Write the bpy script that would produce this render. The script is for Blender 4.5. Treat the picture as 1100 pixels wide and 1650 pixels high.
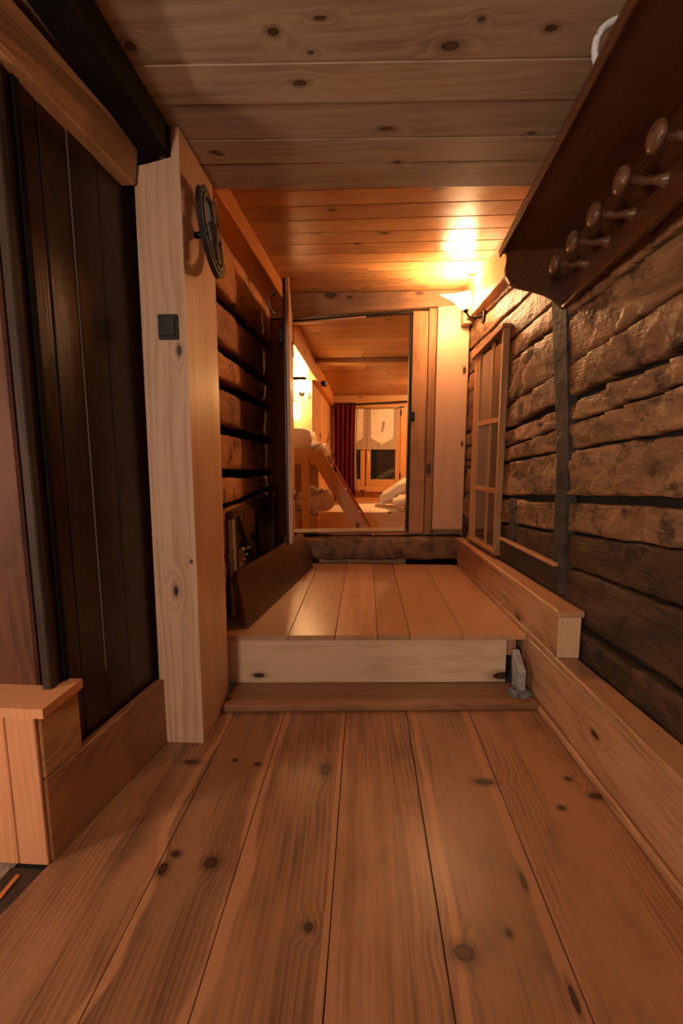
import bpy, bmesh, math, random
from mathutils import Vector, Matrix, noise
random.seed(7)
for o in list(bpy.data.objects): bpy.data.objects.remove(o)
scene = bpy.context.scene
C = scene.collection

# ------------------------------------------------------------------ camera
cam_d = bpy.data.cameras.new('camera'); cam = bpy.data.objects.new('camera', cam_d); C.objects.link(cam)
cam.location = (0, 0, 1.0)
cam.rotation_euler = (math.radians(90 - 7.5), 0, math.radians(3.07))
cam_d.sensor_fit = 'VERTICAL'; cam_d.sensor_height = 24.0
cam_d.lens = 700.0 / 1650.0 * 24.0
cam_d.clip_start = 0.02; cam_d.clip_end = 60
scene.camera = cam
# ------------------------------------------------------------------ world, exposure
w = bpy.data.worlds.new('world'); scene.world = w; w.use_nodes = True
w.node_tree.nodes['Background'].inputs[0].default_value = (0.02, 0.016, 0.012, 1)
w.node_tree.nodes['Background'].inputs[1].default_value = 0.4
scene.view_settings.view_transform = 'Standard'; scene.view_settings.look = 'None'
scene.view_settings.exposure = 0.15; scene.view_settings.gamma = 1.0
scene.view_settings.use_curve_mapping = False
scene.cycles.max_bounces = 5; scene.cycles.diffuse_bounces = 3; scene.cycles.glossy_bounces = 2; scene.cycles.transmission_bounces = 4; scene.cycles.use_light_tree = False; scene.cycles.adaptive_threshold = 0.03
SCONCE_E = 160.0
BULB_E = 5000.0
ROOM_E = 240.0
PEND_E = 215.0
GLOBE_E = 160.0
LANTERN_E = 60.0
CEIL_BED_E = 320.0
WARM = (1.0, 0.50, 0.17)
ROOMC = (1.0, 0.74, 0.55)
PENDC = (1.0, 0.82, 0.66)

# ------------------------------------------------------------------ materials
def mat(name):
    m = bpy.data.materials.new(name); m.use_nodes = True
    nt = m.node_tree; nt.nodes.clear()
    out = nt.nodes.new('ShaderNodeOutputMaterial'); b = nt.nodes.new('ShaderNodeBsdfPrincipled')
    nt.links.new(b.outputs[0], out.inputs[0])
    return m, nt, b
class N:
    """tiny node-graph helper"""
    def __init__(s, nt): s.nt = nt
    def set(s, sock, v):
        if hasattr(v, 'is_linked'): s.nt.links.new(v, sock)
        else: sock.default_value = v
    def m(s, op, a, b=0.0, c=None):
        n = s.nt.nodes.new('ShaderNodeMath'); n.operation = op
        s.set(n.inputs[0], a); s.set(n.inputs[1], b)
        if c is not None: s.set(n.inputs[2], c)
        return n.outputs[0]
    def xyz(s, x, y, z):
        n = s.nt.nodes.new('ShaderNodeCombineXYZ')
        for i, v in enumerate((x, y, z)): s.set(n.inputs[i], v)
        return n.outputs[0]
    def noise(s, vec, scale, detail=2.0, rough=0.5, out=0):
        n = s.nt.nodes.new('ShaderNodeTexNoise'); s.set(n.inputs['Vector'], vec)
        n.inputs['Scale'].default_value = scale; n.inputs['Detail'].default_value = detail; n.inputs['Roughness'].default_value = rough
        return n.outputs[out]
    def ramp(s, fac, lo, hi, a=0.0, b=1.0):
        n = s.nt.nodes.new('ShaderNodeMapRange'); n.interpolation_type = 'SMOOTHSTEP'
        s.set(n.inputs[0], fac)
        for i, v in zip((1, 2, 3, 4), (lo, hi, a, b)): s.set(n.inputs[i], v)
        return n.outputs[0]
    def mix(s, fac, a, b, mode='MIX'):
        n = s.nt.nodes.new('ShaderNodeMix'); n.data_type = 'RGBA'; n.blend_type = mode
        s.set(n.inputs[0], fac)
        for i, v in ((6, a), (7, b)):
            if not hasattr(v, 'is_linked'): v = (v[0], v[1], v[2], 1)
            s.set(n.inputs[i], v)
        return n.outputs[2]
    def bump(s, h, strength, dist):
        n = s.nt.nodes.new('ShaderNodeBump'); n.inputs['Strength'].default_value = strength
        n.inputs['Distance'].default_value = dist; s.set(n.inputs['Height'], h)
        return n.outputs[0]

def wood(name, light, dark, axis='Y', rough=0.45, freq=75, knots=(), knot_amt=1.0, ring_amt=0.6, var=0.25,
         blotch=0.25, bump=0.25, spec=0.4, coat=0.0, thick='Z', knot_col=(0.030, 0.012, 0.006), dirt=0.0, dirt_col=(0.02, 0.014, 0.01), streak=0.9, bands=()):
    m, nt, b = mat(name); g = N(nt)
    tc = nt.nodes.new('ShaderNodeTexCoord'); sp = nt.nodes.new('ShaderNodeSeparateXYZ'); nt.links.new(tc.outputs['Object'], sp.inputs[0])
    ax = {'X': 0, 'Y': 1, 'Z': 2}; va = ax[axis]; wa = ax[thick] if thick != axis else (va + 1) % 3; ua = 3 - va - wa
    v0, u0, w0 = sp.outputs[va], sp.outputs[ua], sp.outputs[wa]
    oi = nt.nodes.new('ShaderNodeObjectInfo'); rnd = oi.outputs['Random']
    r2 = g.m('FRACT', g.m('MULTIPLY', rnd, 17.31)); r3 = g.m('FRACT', g.m('MULTIPLY', rnd, 71.7))
    v = g.m('ADD', v0, g.m('MULTIPLY', rnd, 31.0)); u = g.m('ADD', u0, g.m('MULTIPLY', r2, 13.0))
    low = g.xyz(g.m('MULTIPLY', u, 5.0), g.m('MULTIPLY', v, 1.3), g.m('MULTIPLY', w0, 5.0))
    n1 = g.m('SUBTRACT', g.noise(low, 1.0, 2), 0.5)
    n2 = g.m('SUBTRACT', g.noise(g.xyz(g.m('MULTIPLY', v, 0.9), r3, u), 1.0, 1), 0.5)
    if knot_amt <= 0: kd = g.m('ADD', 60.0, 0.0)
    else:
        # procedural knots
        vo = nt.nodes.new('ShaderNodeTexVoronoi'); vo.voronoi_dimensions = '2D'; vo.inputs['Scale'].default_value = 1.0
        nt.links.new(g.xyz(g.m('MULTIPLY', u, 5.5), g.m('MULTIPLY', v, 2.4), 0.0), vo.inputs['Vector'])
        vc = nt.nodes.new('ShaderNodeSeparateColor'); nt.links.new(vo.outputs['Color'], vc.inputs[0])
        gate = g.ramp(vc.outputs[0], 0.55, 0.56); size = g.m('MULTIPLY_ADD', vc.outputs[1], 0.065, 0.03)
        kd = g.m('DIVIDE', g.m('ADD', vo.outputs['Distance'], g.m('MULTIPLY', g.m('SUBTRACT', g.noise(low, 9.0, 1), 0.5), 0.05)), size)
        kd = g.m('ADD', kd, g.m('MULTIPLY', g.m('SUBTRACT', 1.0, gate), 40.0))
    # knots placed by hand (u, v, radius u, radius v) in object coordinates
    for (ku, kv, ra, rb) in knots:
        ra, rb = ra * .8, rb * .8
        a = g.m('DIVIDE', g.m('SUBTRACT', u0, ku), ra); c = g.m('DIVIDE', g.m('SUBTRACT', v0, kv), rb)
        d = g.m('SQRT', g.m('ADD', g.m('MULTIPLY', a, a), g.m('MULTIPLY', c, c)))
        kd = g.m('MINIMUM', kd, d)
    bulge = g.ramp(kd, 0.6, 5.5, 1.0, 0.0)
    uu = g.m('ADD', g.m('ADD', u0, g.m('MULTIPLY', g.m('SUBTRACT', r2, 0.5), 0.16)), g.m('MULTIPLY', n2, 0.12))
    ww = g.m('ADD', g.m('ADD', w0, g.m('MULTIPLY_ADD', r3, 0.05, 0.03)), g.m('MULTIPLY', n1, 0.05))
    r = g.m('SQRT', g.m('ADD', g.m('MULTIPLY', uu, uu), g.m('MULTIPLY', ww, ww)))
    r = g.m('ADD', r, g.m('MULTIPLY', bulge, 0.022))
    strk = g.noise(g.xyz(g.m('MULTIPLY', u, 22.0), g.m('MULTIPLY', v, 0.7), g.m('MULTIPLY', w0, 22.0)), 1.0, 2, 0.6)
    blo = g.noise(g.xyz(g.m('MULTIPLY', u, 7.0), g.m('MULTIPLY', v, 2.2), g.m('MULTIPLY', w0, 7.0)), 1.0, 3, 0.6)
    s = g.m('FRACT', g.m('ADD', g.m('MULTIPLY', r, freq), g.m('MULTIPLY', strk, 2.2)))
    ring = g.m('MULTIPLY', g.ramp(s, 0.0, 0.8), g.ramp(s, 0.82, 1.0, 1.0, 0.0))
    ring = g.m('MULTIPLY', ring, g.ramp(blo, 0.3, 0.7, 0.35, 1.0))
    fib = g.noise(g.xyz(g.m('MULTIPLY', u, 260.0), g.m('MULTIPLY', v, 5.0), g.m('MULTIPLY', w0, 260.0)), 1.0, 1, 0.6)
    mid = [0.5 * (a + c) for a, c in zip(light, dark)]
    f = g.m('ADD', g.m('MULTIPLY', ring, ring_amt), g.m('MULTIPLY', g.m('SUBTRACT', fib, 0.5), 0.7))
    f = g.m('ADD', f, g.m('MULTIPLY', g.m('SUBTRACT', blo, 0.5), blotch * 2.6))
    f = g.m('ADD', f, g.m('MULTIPLY', g.m('SUBTRACT', rnd, 0.5), var * 1.4))
    f = g.m('ADD', f, g.m('MULTIPLY', g.m('SUBTRACT', strk, 0.5), streak))
    nc = nt.nodes.new('ShaderNodeClamp'); nt.links.new(f, nc.inputs[0])
    col = g.mix(nc.outputs[0], light, dark)
    bright = g.m('ADD', 1.0 - var * 0.5, g.m('MULTIPLY', r3, var))
    col = g.mix(1.0, col, g.xyz(bright, bright, bright), 'MULTIPLY')
    if dirt > 0:
        dn = g.noise(g.xyz(g.m('MULTIPLY', u, 3.0), g.m('MULTIPLY', v, 1.5), g.m('MULTIPLY', w0, 3.0)), 1.7, 5, 0.65)
        col = g.mix(g.m('MULTIPLY', g.ramp(dn, 0.48, 0.72), dirt), col, dirt_col)
    for (bu, bw, wob) in bands:
        wv_ = g.m('MULTIPLY', g.m('SUBTRACT', g.noise(g.xyz(g.m('MULTIPLY', v0, 2.6), bu, 0.0), 1.0, 2), 0.5), wob)
        dd_ = g.m('ABSOLUTE', g.m('SUBTRACT', g.m('ADD', u0, wv_), bu))
        col = g.mix(g.ramp(dd_, bw * .5, bw, .75, 0.0), col, [min(1, c * 1.35) for c in light])
    halo = g.ramp(kd, 0.9, 2.6, 0.55, 0.0)
    col = g.mix(halo, col, [c * 0.45 for c in dark])
    core = g.ramp(kd, 0.85, 1.1, 1.0, 0.0)
    kcol = g.mix(g.ramp(kd, 0.5, 0.95), [c * 2.2 for c in knot_col], [c * .5 for c in knot_col])
    col = g.mix(core, col, kcol)
    nt.links.new(col, b.inputs['Base Color'])
    rr = g.m('ADD', rough, g.m('MULTIPLY', g.m('SUBTRACT', blo, 0.5), 0.3)); nt.links.new(rr, b.inputs['Roughness'])
    b.inputs['Specular IOR Level'].default_value = spec
    if coat: b.inputs['Coat Weight'].default_value = coat; b.inputs['Coat Roughness'].default_value = 0.22
    nt.links.new(g.bump(fib, bump * .6, 0.004), b.inputs['Normal'])
    return m

def hewn(name, light, dark, black, rough=0.6, bump=0.9, axis='Y'):
    m, nt, b = mat(name); g = N(nt)
    tc = nt.nodes.new('ShaderNodeTexCoord'); sp = nt.nodes.new('ShaderNodeSeparateXYZ'); nt.links.new(tc.outputs['Object'], sp.inputs[0])
    oi = nt.nodes.new('ShaderNodeObjectInfo'); rnd = oi.outputs['Random']
    x, y, z = sp.outputs; y = g.m('ADD', y, g.m('MULTIPLY', rnd, 9.0))
    st = g.xyz(g.m('MULTIPLY', x, 12.0), g.m('MULTIPLY', y, 3.0), g.m('MULTIPLY', z, 12.0))
    iso = g.xyz(x, y, z)
    a = g.noise(st, 1.0, 5, 0.65); c = g.noise(iso, 9.0, 5, 0.65); fib = g.noise(g.xyz(g.m('MULTIPLY', x, 150.0), g.m('MULTIPLY', y, 9.0), g.m('MULTIPLY', z, 150.0)), 1.0, 2)
    col = g.mix(g.ramp(a, 0.32, 0.68), light, dark)
    col = g.mix(g.m('MULTIPLY', g.ramp(c, 0.50, 0.68), 0.85), col, black)
    br = g.m('MULTIPLY_ADD', rnd, 0.5, 0.75); col = g.mix(1.0, col, g.xyz(br, br, br), 'MULTIPLY')
    nt.links.new(col, b.inputs['Base Color'])
    nt.links.new(g.m('MULTIPLY_ADD', c, 0.35, rough - 0.18), b.inputs['Roughness'])
    b.inputs['Specular IOR Level'].default_value = 0.45
    h = g.m('ADD', g.m('MULTIPLY', g.noise(iso, 28.0, 4, 0.6), 1.0), g.m('MULTIPLY', fib, 0.35))
    nt.links.new(g.bump(h, bump, 0.012), b.inputs['Normal'])
    return m

def plain(name, col, rough=0.5, metal=0.0, noise_amt=0.0, scale=20.0, bump=0.0, emit=None, es=0.0, sss=0.0, trans=0.0, spec=0.5):
    m, nt, b = mat(name); g = N(nt)
    b.inputs['Base Color'].default_value = (*col, 1); b.inputs['Roughness'].default_value = rough; b.inputs['Metallic'].default_value = metal
    b.inputs['Specular IOR Level'].default_value = spec
    if noise_amt or bump:
        tc = nt.nodes.new('ShaderNodeTexCoord'); n = g.noise(tc.outputs['Object'], scale, 4, 0.6)
        nt.links.new(g.mix(g.ramp(n, 0.3, 0.7), [c * (1 - noise_amt) for c in col], [min(1, c * (1 + noise_amt)) for c in col]), b.inputs['Base Color'])
        if bump: nt.links.new(g.bump(n, bump, 0.01), b.inputs['Normal'])
    if emit: b.inputs['Emission Color'].default_value = (*emit, 1); b.inputs['Emission Strength'].default_value = es
    if trans: b.inputs['Transmission Weight'].default_value = trans
    return m

M = {}
FK = [(-.373, .933, .020, .018), (-.47, .952, .014, .011), (-.485, .911, .013, .020), (.208, .768, .026, .020), (-.113, .799, .012, .012), (-.118, 1.268, .020, .028),
      (.374, 1.241, .035, .014), (.381, .926, .007, .026), (.638, 1.268, .012, .010), (.688, 1.201, .022, .014), (.568, 1.152, .012, .009), (.394, .702, .007, .028),
      (-.422, 1.295, .008, .008), (-.56, 1.279, .030, .012), (-.343, 1.28, .012, .010), (.31, .81, .008, .010)]
M['floor'] = wood('pine_floor', (.36, .17, .082), (.115, .045, .020), 'Y', .38, 62, FK, 0, .45, .30, .55, .14, .45, .10, dirt=.5, dirt_col=(.075, .038, .02), streak=1.3,
    bands=[(-.295, .026, .09), (.395, .018, .03), (.195, .012, .05), (-.505, .016, .16), (-.075, .010, .02)])
M['platform'] = wood('pine_platform', (.52, .28, .155), (.33, .15, .07), 'Y', .34, 60, (), 0, .35, .35, .35, .1, .5, .15)
CK = [(1.109, -.215, .012, .016), (1.247, -.174, .011, .022), (1.165, .193, .014, .026), (1.134, .411, .010, .017), (1.419, .056, .009, .026), (1.488, -.483, .008, .018),
      (1.569, .099, .010, .013), (1.125, -.556, .014, .016), (1.164, -.136, .006, .009), (1.105, .249, .007, .010), (1.084, -.106, .006, .018), (1.46, .487, .007, .013), (1.50, -.47, .006, .014)]
M['ceil'] = wood('grey_pine_ceiling', (.42, .31, .215), (.22, .145, .095), 'X', .5, 58, CK, 0, .5, .22, .35, .15, .35, knot_col=(.045, .022, .014))
M['ceil_hall'] = wood('pine_ceiling_hall', (.52, .26, .10), (.33, .14, .05), 'X', .27, 60, (), 1, .4, .25, .3, .1, .5, .25)
M['ceil_bed'] = wood('pine_ceiling_bedroom', (.50, .26, .10), (.32, .14, .05), 'X', .35, 60, (), 1, .4, .3, .3, .1, .5)
M['post'] = wood('pale_pine_post', (.68, .44, .29), (.44, .235, .12), 'Z', .42, 70, [(-.571, .65, .006, .008)], .35, .5, .2, .2, .15, .45, thick='Y')
M['pale_z'] = wood('pale_pine_upright', (.68, .40, .25), (.50, .26, .14), 'Z', .42, 55, (), 1, .35, .3, .25, .12, .4, thick='Y')
M['jamb_z'] = wood('aged_pine_upright', (.40, .20, .085), (.19, .085, .035), 'Z', .5, 55, (), .6, .5, .3, .5, .2, .3, thick='Y', dirt=.3)
M['plinth'] = wood('pine_plinth', (.52, .275, .14), (.24, .10, .042), 'Y', .4, 60, (), 1, .5, .3, .45, .12, .45, .1, thick='X')
M['skirt'] = wood('aged_skirting_pine', (.40, .19, .085), (.15, .06, .026), 'Y', .42, 60, (), 0, .5, .2, .6, .12, .4, .05, thick='X', dirt=.3, dirt_col=(.08, .035, .018))
M['plinth_end'] = wood('pine_end', (.72, .47, .28), (.56, .33, .18), 'Z', .5, 60, (), 0, .2, .1, .15, .1, .3, thick='Y')
M['box_front'] = wood('pine_cladding', (.68, .31, .15), (.50, .20, .085), 'Z', .5, 90, (), 0, .4, .12, .2, .12, .3, thick='Y')
M['pine_x'] = wood('pine_across', (.68, .48, .32), (.46, .28, .165), 'X', .5, 55, (), .8, .35, .2, .3, .15, .35, thick='Y')
M['step_x'] = wood('step_pine', (.40, .20, .095), (.22, .095, .04), 'X', .42, 55, (), .6, .45, .25, .4, .15, .4)
M['beam_y'] = wood('beam_pine', (.50, .25, .10), (.28, .115, .042), 'Y', .5, 48, (), .5, .55, .2, .3, .2, .35, thick='X')
M['lintel_x'] = wood('lintel_pine', (.25, .14, .08), (.12, .06, .032), 'X', .55, 50, (), .9, .5, .2, .5, .2, .3, thick='Y', dirt=.4)
M['rail_y'] = wood('orange_rail', (.60, .24, .065), (.44, .15, .035), 'Y', .4, 60, (), .6, .3, .2, .25, .1, .4, thick='X')
M['black_beam'] = plain('black_beam', (.006, .005, .0045), .7, 0, .5, 14, .4, spec=.12)
M['dark_door'] = wood('smoked_door', (.034, .016, .007), (.009, .005, .003), 'Z', .30, 60, (), .4, .5, .4, .7, .15, .5, .05, thick='X', dirt=.7, dirt_col=(.006, .005, .004))
M['dark_edge'] = wood('smoked_edge', (.06, .038, .026), (.02, .013, .009), 'Z', .65, 60, (), 0, .4, .3, .6, .2, .2, thick='X', dirt=.5)
M['casing'] = wood('red_brown_casing', (.12, .045, .022), (.04, .014, .008), 'Z', .6, 55, (), .3, .4, .2, .8, .2, .25, 0, thick='X', dirt=.5)
M['rear'] = plain('dim_rear_boards', (.07, .03, .015), .6, 0, .3, 6)
M['hidden_pine'] = plain('pine_out_of_view', (.50, .25, .10), .5, 0, .2, 6)
M['seam'] = plain('worn_seam', (.10, .065, .04), .7)
M['rack'] = wood('mahogany', (.105, .036, .014), (.035, .012, .006), 'Y', .30, 60, (), 0, .5, .25, .6, .1, .5, .35)
M['peg'] = plain('turned_wood', (.16, .075, .04), .3, 0, .4, 40, .1)
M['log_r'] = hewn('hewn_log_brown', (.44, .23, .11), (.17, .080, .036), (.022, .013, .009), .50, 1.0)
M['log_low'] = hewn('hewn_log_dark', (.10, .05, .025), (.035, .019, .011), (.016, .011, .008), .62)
M['log_l'] = hewn('hewn_log_orange', (.64, .32, .135), (.42, .18, .065), (.10, .04, .018), .6, .5)
M['chink'] = plain('dark_gap', (.020, .015, .012), .9, 0, .5, 15, .5)
M['grey_post'] = hewn('grey_weathered', (.085, .075, .065), (.045, .038, .032), (.02, .017, .015), .75, .5)
M['sill_log'] = hewn('sill_log', (.24, .13, .065), (.11, .055, .03), (.04, .022, .014), .6, .9)
M['switch'] = plain('switch_black', (.018, .018, .020), .35)
M['iron'] = plain('black_iron', (.015, .014, .013), .45, .6, .3, 40)
M['steel'] = plain('steel', (.55, .54, .52), .3, 1.0)
M['pulley'] = hewn('weathered_grey_wood', (.20, .175, .15), (.10, .085, .07), (.03, .025, .022), .7, .6)
M['pulley_rim'] = plain('dark_rim', (.03, .026, .024), .6, 0, .4, 30, .3)
M['plank_dark'] = wood('dark_brown_plank', (.075, .031, .015), (.030, .013, .007), 'Y', .38, 60, (), .2, .4, .15, .6, .15, .5, .1, thick='X')
M['frame_pale'] = plain('grey_paint', (.42, .38, .33), .6, 0, .25, 25, .2)
M['frame_dark'] = wood('old_frame', (.10, .05, .025), (.03, .016, .01), 'Z', .5, 60, (), 0, .4, .2, .6, .2, .4, thick='X')
M['frame_blue'] = plain('blue_black_board', (.022, .022, .030), .5, 0, .4, 18, .2)
M['cement'] = plain('cement', (.16, .15, .135), .85, 0, .5, 45, .9)
M['zinc'] = plain('zinc_plate', (.42, .43, .42), .5, .3, .2, 30)
M['stone'] = plain('stone_floor', (.30, .21, .16), .75, 0, .35, 55, .5)
M['brass'] = plain('brass_strip', (.75, .42, .15), .3, 1.0)
M['white'] = plain('white_plastic', (.78, .78, .80), .4)
M['linen'] = plain('white_linen', (.78, .70, .62), .85, 0, .08, 12, .3)
M['linen_grey'] = plain('grey_linen', (.52, .46, .42), .85, 0, .1, 12, .3)
M['sheer'] = plain('sheer_cloth', (.40, .31, .25), .9)
M['purple'] = plain('lilac_embroidery', (.33, .22, .30), .8)
M['curtain'] = plain('dark_red_cloth', (.22, .012, .008), .8, 0, .25, 30, .2)
M['lining'] = plain('white_lining', (.72, .62, .58), .85)
M['glass_night'] = plain('night_glass', (.012, .014, .022), .04, 0, spec=.9)
M['glass_pane'] = plain('window_pane', (.9, .9, .9), .05, 0, trans=1.0)
M['plaster'] = plain('white_panel', (.82, .74, .64), .7, 0, .05, 10)
M['shade'] = plain('lit_opal_glass', (.9, .8, .6), .3, emit=(1.0, .56, .25), es=SCONCE_E)
M['bulb'] = plain('lit_bulb', (.9, .8, .6), .3, emit=(1.0, .56, .25), es=BULB_E)
M['globe'] = plain('lit_globe', (.9, .8, .6), .3, emit=(1.0, .60, .26), es=GLOBE_E)
M['lantern'] = plain('lit_lantern', (.9, .8, .6), .3, emit=(1.0, .58, .22), es=LANTERN_E)
M['roomlamp'] = plain('lit_room_lamp', (.9, .85, .75), .3, emit=ROOMC, es=ROOM_E)
M['pendant'] = plain('lit_pendant', (.9, .85, .75), .3, emit=PENDC, es=PEND_E)
M['bedlamp'] = plain('lit_bedroom_lamp', (.9, .85, .75), .3, emit=WARM, es=CEIL_BED_E)
M['bed_wall'] = wood('bedroom_wall_pine', (.62, .33, .14), (.42, .19, .07), 'Z', .45, 55, (), .8, .35, .25, .3, .1, .4, thick='Y')
M['bed_pine_x'] = wood('bed_pine_across', (.60, .32, .13), (.42, .20, .075), 'X', .45, 55, (), .6, .35, .2, .3, .1, .4, thick='Y')
M['bed_pine_z'] = wood('bed_pine_upright', (.60, .31, .12), (.42, .19, .07), 'Z', .45, 55, (), .6, .35, .2, .3, .1, .4, thick='Y')
M['sash'] = wood('window_pine', (.58, .33, .15), (.42, .21, .09), 'Z', .4, 60, (), 0, .35, .2, .25, .1, .4, thick='X')

# ------------------------------------------------------------------ mesh helpers
def new_obj(name, me, m, parent=None):
    o = bpy.data.objects.new(name, me); C.objects.link(o)
    if m is not None: me.materials.append(M[m] if isinstance(m, str) else m)
    if parent is not None: o.parent = parent
    return o
def from_bm(name, bm, m, parent=None, smooth=False):
    bmesh.ops.recalc_face_normals(bm, faces=bm.faces)
    me = bpy.data.meshes.new(name); bm.to_mesh(me); bm.free()
    if smooth:
        for p in me.polygons: p.use_smooth = True
    return new_obj(name, me, m, parent)
def add_hexa(bm, pts):
    """8 corners: bottom loop of 4 then top loop of 4"""
    v = [bm.verts.new(p) for p in pts]
    for f in ((0, 1, 2, 3), (4, 5, 6, 7), (0, 1, 5, 4), (1, 2, 6, 5), (2, 3, 7, 6), (3, 0, 4, 7)): bm.faces.new([v[i] for i in f])
    return v
def hexa(name, pts, m, parent=None, bev=0.003):
    bm = bmesh.new(); add_hexa(bm, pts)
    if bev: bmesh.ops.bevel(bm, geom=bm.edges[:], offset=bev, segments=1, affect='EDGES', profile=.5)
    return from_bm(name, bm, m, parent)
def box(name, x0, x1, y0, y1, z0, z1, m, parent=None, bev=0.003):
    return hexa(name, [(x0, y0, z0), (x1, y0, z0), (x1, y1, z0), (x0, y1, z0), (x0, y0, z1), (x1, y0, z1), (x1, y1, z1), (x0, y1, z1)], m, parent, bev)
def bar(name, a, b, wv, hv, m, parent=None, bev=0.002):
    """beam from a to b, half-extent vectors wv and hv"""
    a, b, wv, hv = map(Vector, (a, b, wv, hv))
    return hexa(name, [a - wv - hv, a + wv - hv, a + wv + hv, a - wv + hv, b - wv - hv, b + wv - hv, b + wv + hv, b - wv + hv], m, parent, bev)
def prism(name, outline, vec, m, parent=None, bev=0.002):
    """closed outline of 3d points extruded by vec"""
    bm = bmesh.new(); vec = Vector(vec)
    a = [bm.verts.new(p) for p in outline]; b = [bm.verts.new(Vector(p) + vec) for p in outline]
    n = len(a); bm.faces.new(a); bm.faces.new(b[::-1])
    for i in range(n): bm.faces.new((a[i], a[(i + 1) % n], b[(i + 1) % n], b[i]))
    if bev:
        es = [e for e in bm.edges if len(e.link_faces) == 2 and e.calc_face_angle(0) > .5]
        bmesh.ops.bevel(bm, geom=es, offset=bev, segments=1, affect='EDGES', profile=.5)
    return from_bm(name, bm, m, parent)
def frame_of(d):
    d = d.normalized(); up = Vector((0, 0, 1)) if abs(d.z) < .9 else Vector((1, 0, 0))
    a = d.cross(up).normalized(); return a, a.cross(d).normalized()
def add_tube(bm, pts, r, seg=10, cap=True):
    pts = [Vector(p) for p in pts]; rings = []
    for i, p in enumerate(pts):
        d = (pts[min(i + 1, len(pts) - 1)] - pts[max(i - 1, 0)]); a, b = frame_of(d)
        rr = r[i] if isinstance(r, (list, tuple)) else r
        rings.append([bm.verts.new(p + a * rr * math.cos(t) + b * rr * math.sin(t)) for t in [2 * math.pi * k / seg for k in range(seg)]])
    for i in range(len(rings) - 1):
        for k in range(seg): bm.faces.new((rings[i][k], rings[i][(k + 1) % seg], rings[i + 1][(k + 1) % seg], rings[i + 1][k]))
    if cap: bm.faces.new(rings[0]); bm.faces.new(rings[-1])
def tube(name, pts, r, m, parent=None, seg=10):
    bm = bmesh.new(); add_tube(bm, pts, r, seg); return from_bm(name, bm, m, parent, True)
def lathe(name, base, axis, prof, m, parent=None, seg=16):
    """profile [(distance along axis, radius)]"""
    base = Vector(base); d = Vector(axis).normalized(); a, b = frame_of(d); bm = bmesh.new(); rings = []
    for (h, r) in prof: rings.append([bm.verts.new(base + d * h + (a * math.cos(t) + b * math.sin(t)) * max(r, 1e-4)) for t in [2 * math.pi * k / seg for k in range(seg)]])
    for i in range(len(rings) - 1):
        for k in range(seg): bm.faces.new((rings[i][k], rings[i][(k + 1) % seg], rings[i + 1][(k + 1) % seg], rings[i + 1][k]))
    bm.faces.new(rings[0]); bm.faces.new(rings[-1])
    return from_bm(name, bm, m, parent, True)
def spline(pts, n=8):
    pts = [Vector(p) for p in pts]; out = []
    for i in range(len(pts) - 1):
        p0, p1, p2, p3 = pts[max(i - 1, 0)], pts[i], pts[i + 1], pts[min(i + 2, len(pts) - 1)]
        for k in range(n):
            t = k / n; out.append(.5 * ((2 * p1) + (p2 - p0) * t + (2 * p0 - 5 * p1 + 4 * p2 - p3) * t * t + (3 * p1 - p0 - 3 * p2 + p3) * t ** 3))
    out.append(pts[-1]); return out
def tag(o, label, cat, kind=None, group=None):
    o['label'] = label; o['category'] = cat
    if kind: o['kind'] = kind
    if group: o['group'] = group
    return o
def empty(name, label, cat, loc=(0, 0, 0), rot=(0, 0, 0), kind=None, group=None):
    o = bpy.data.objects.new(name, None); C.objects.link(o); o.location = loc; o.rotation_euler = rot; o.empty_display_size = .05
    return tag(o, label, cat, kind, group)
def cushion(name, size, m, parent=None, loc=(0, 0, 0), rot=(0, 0, 0), puff=1.0, wr=.012, seed=0, nx=20, ny=16, q=4):
    """pillow / mattress-like soft body"""
    sx, sy, sz = size; bm = bmesh.new(); top = {}; bot = {}
    for i in range(nx + 1):
        for j in range(ny + 1):
            a, b = 2 * i / nx - 1, 2 * j / ny - 1
            e = (max(0, 1 - abs(a) ** q) * max(0, 1 - abs(b) ** q)) ** .5
            pinch = 1 - .06 * (1 - e) * puff
            p = Vector((a * sx / 2 * pinch, b * sy / 2 * pinch, 0))
            n = noise.noise(Vector((a * 2.3 + seed, b * 2.3, seed))) * wr * 2 + noise.noise(Vector((a * 6 + seed, b * 6, seed + 4))) * wr
            top[i, j] = bm.verts.new(p + Vector((n * .3, n * .3, e * sz / 2 + n * e)))
            bot[i, j] = bm.verts.new(p + Vector((0, 0, -e * sz / 2))) if 0 < i < nx and 0 < j < ny else top[i, j]
    for i in range(nx):
        for j in range(ny):
            bm.faces.new((top[i, j], top[i + 1, j], top[i + 1, j + 1], top[i, j + 1]))
            q = (bot[i, j], bot[i, j + 1], bot[i + 1, j + 1], bot[i + 1, j])
            if len(set(q)) == 4 and bm.faces.get(q) is None: bm.faces.new(q)
    o = from_bm(name, bm, m, parent, True); o.location = loc; o.rotation_euler = rot
    return o
def rnd_dir(c, k):
    h = math.sin(c.x * 127.1 + c.y * 311.7 + c.z * 74.7 + k * 19.19) * 43758.5453
    return (h - math.floor(h)) * 2 - 1
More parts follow.
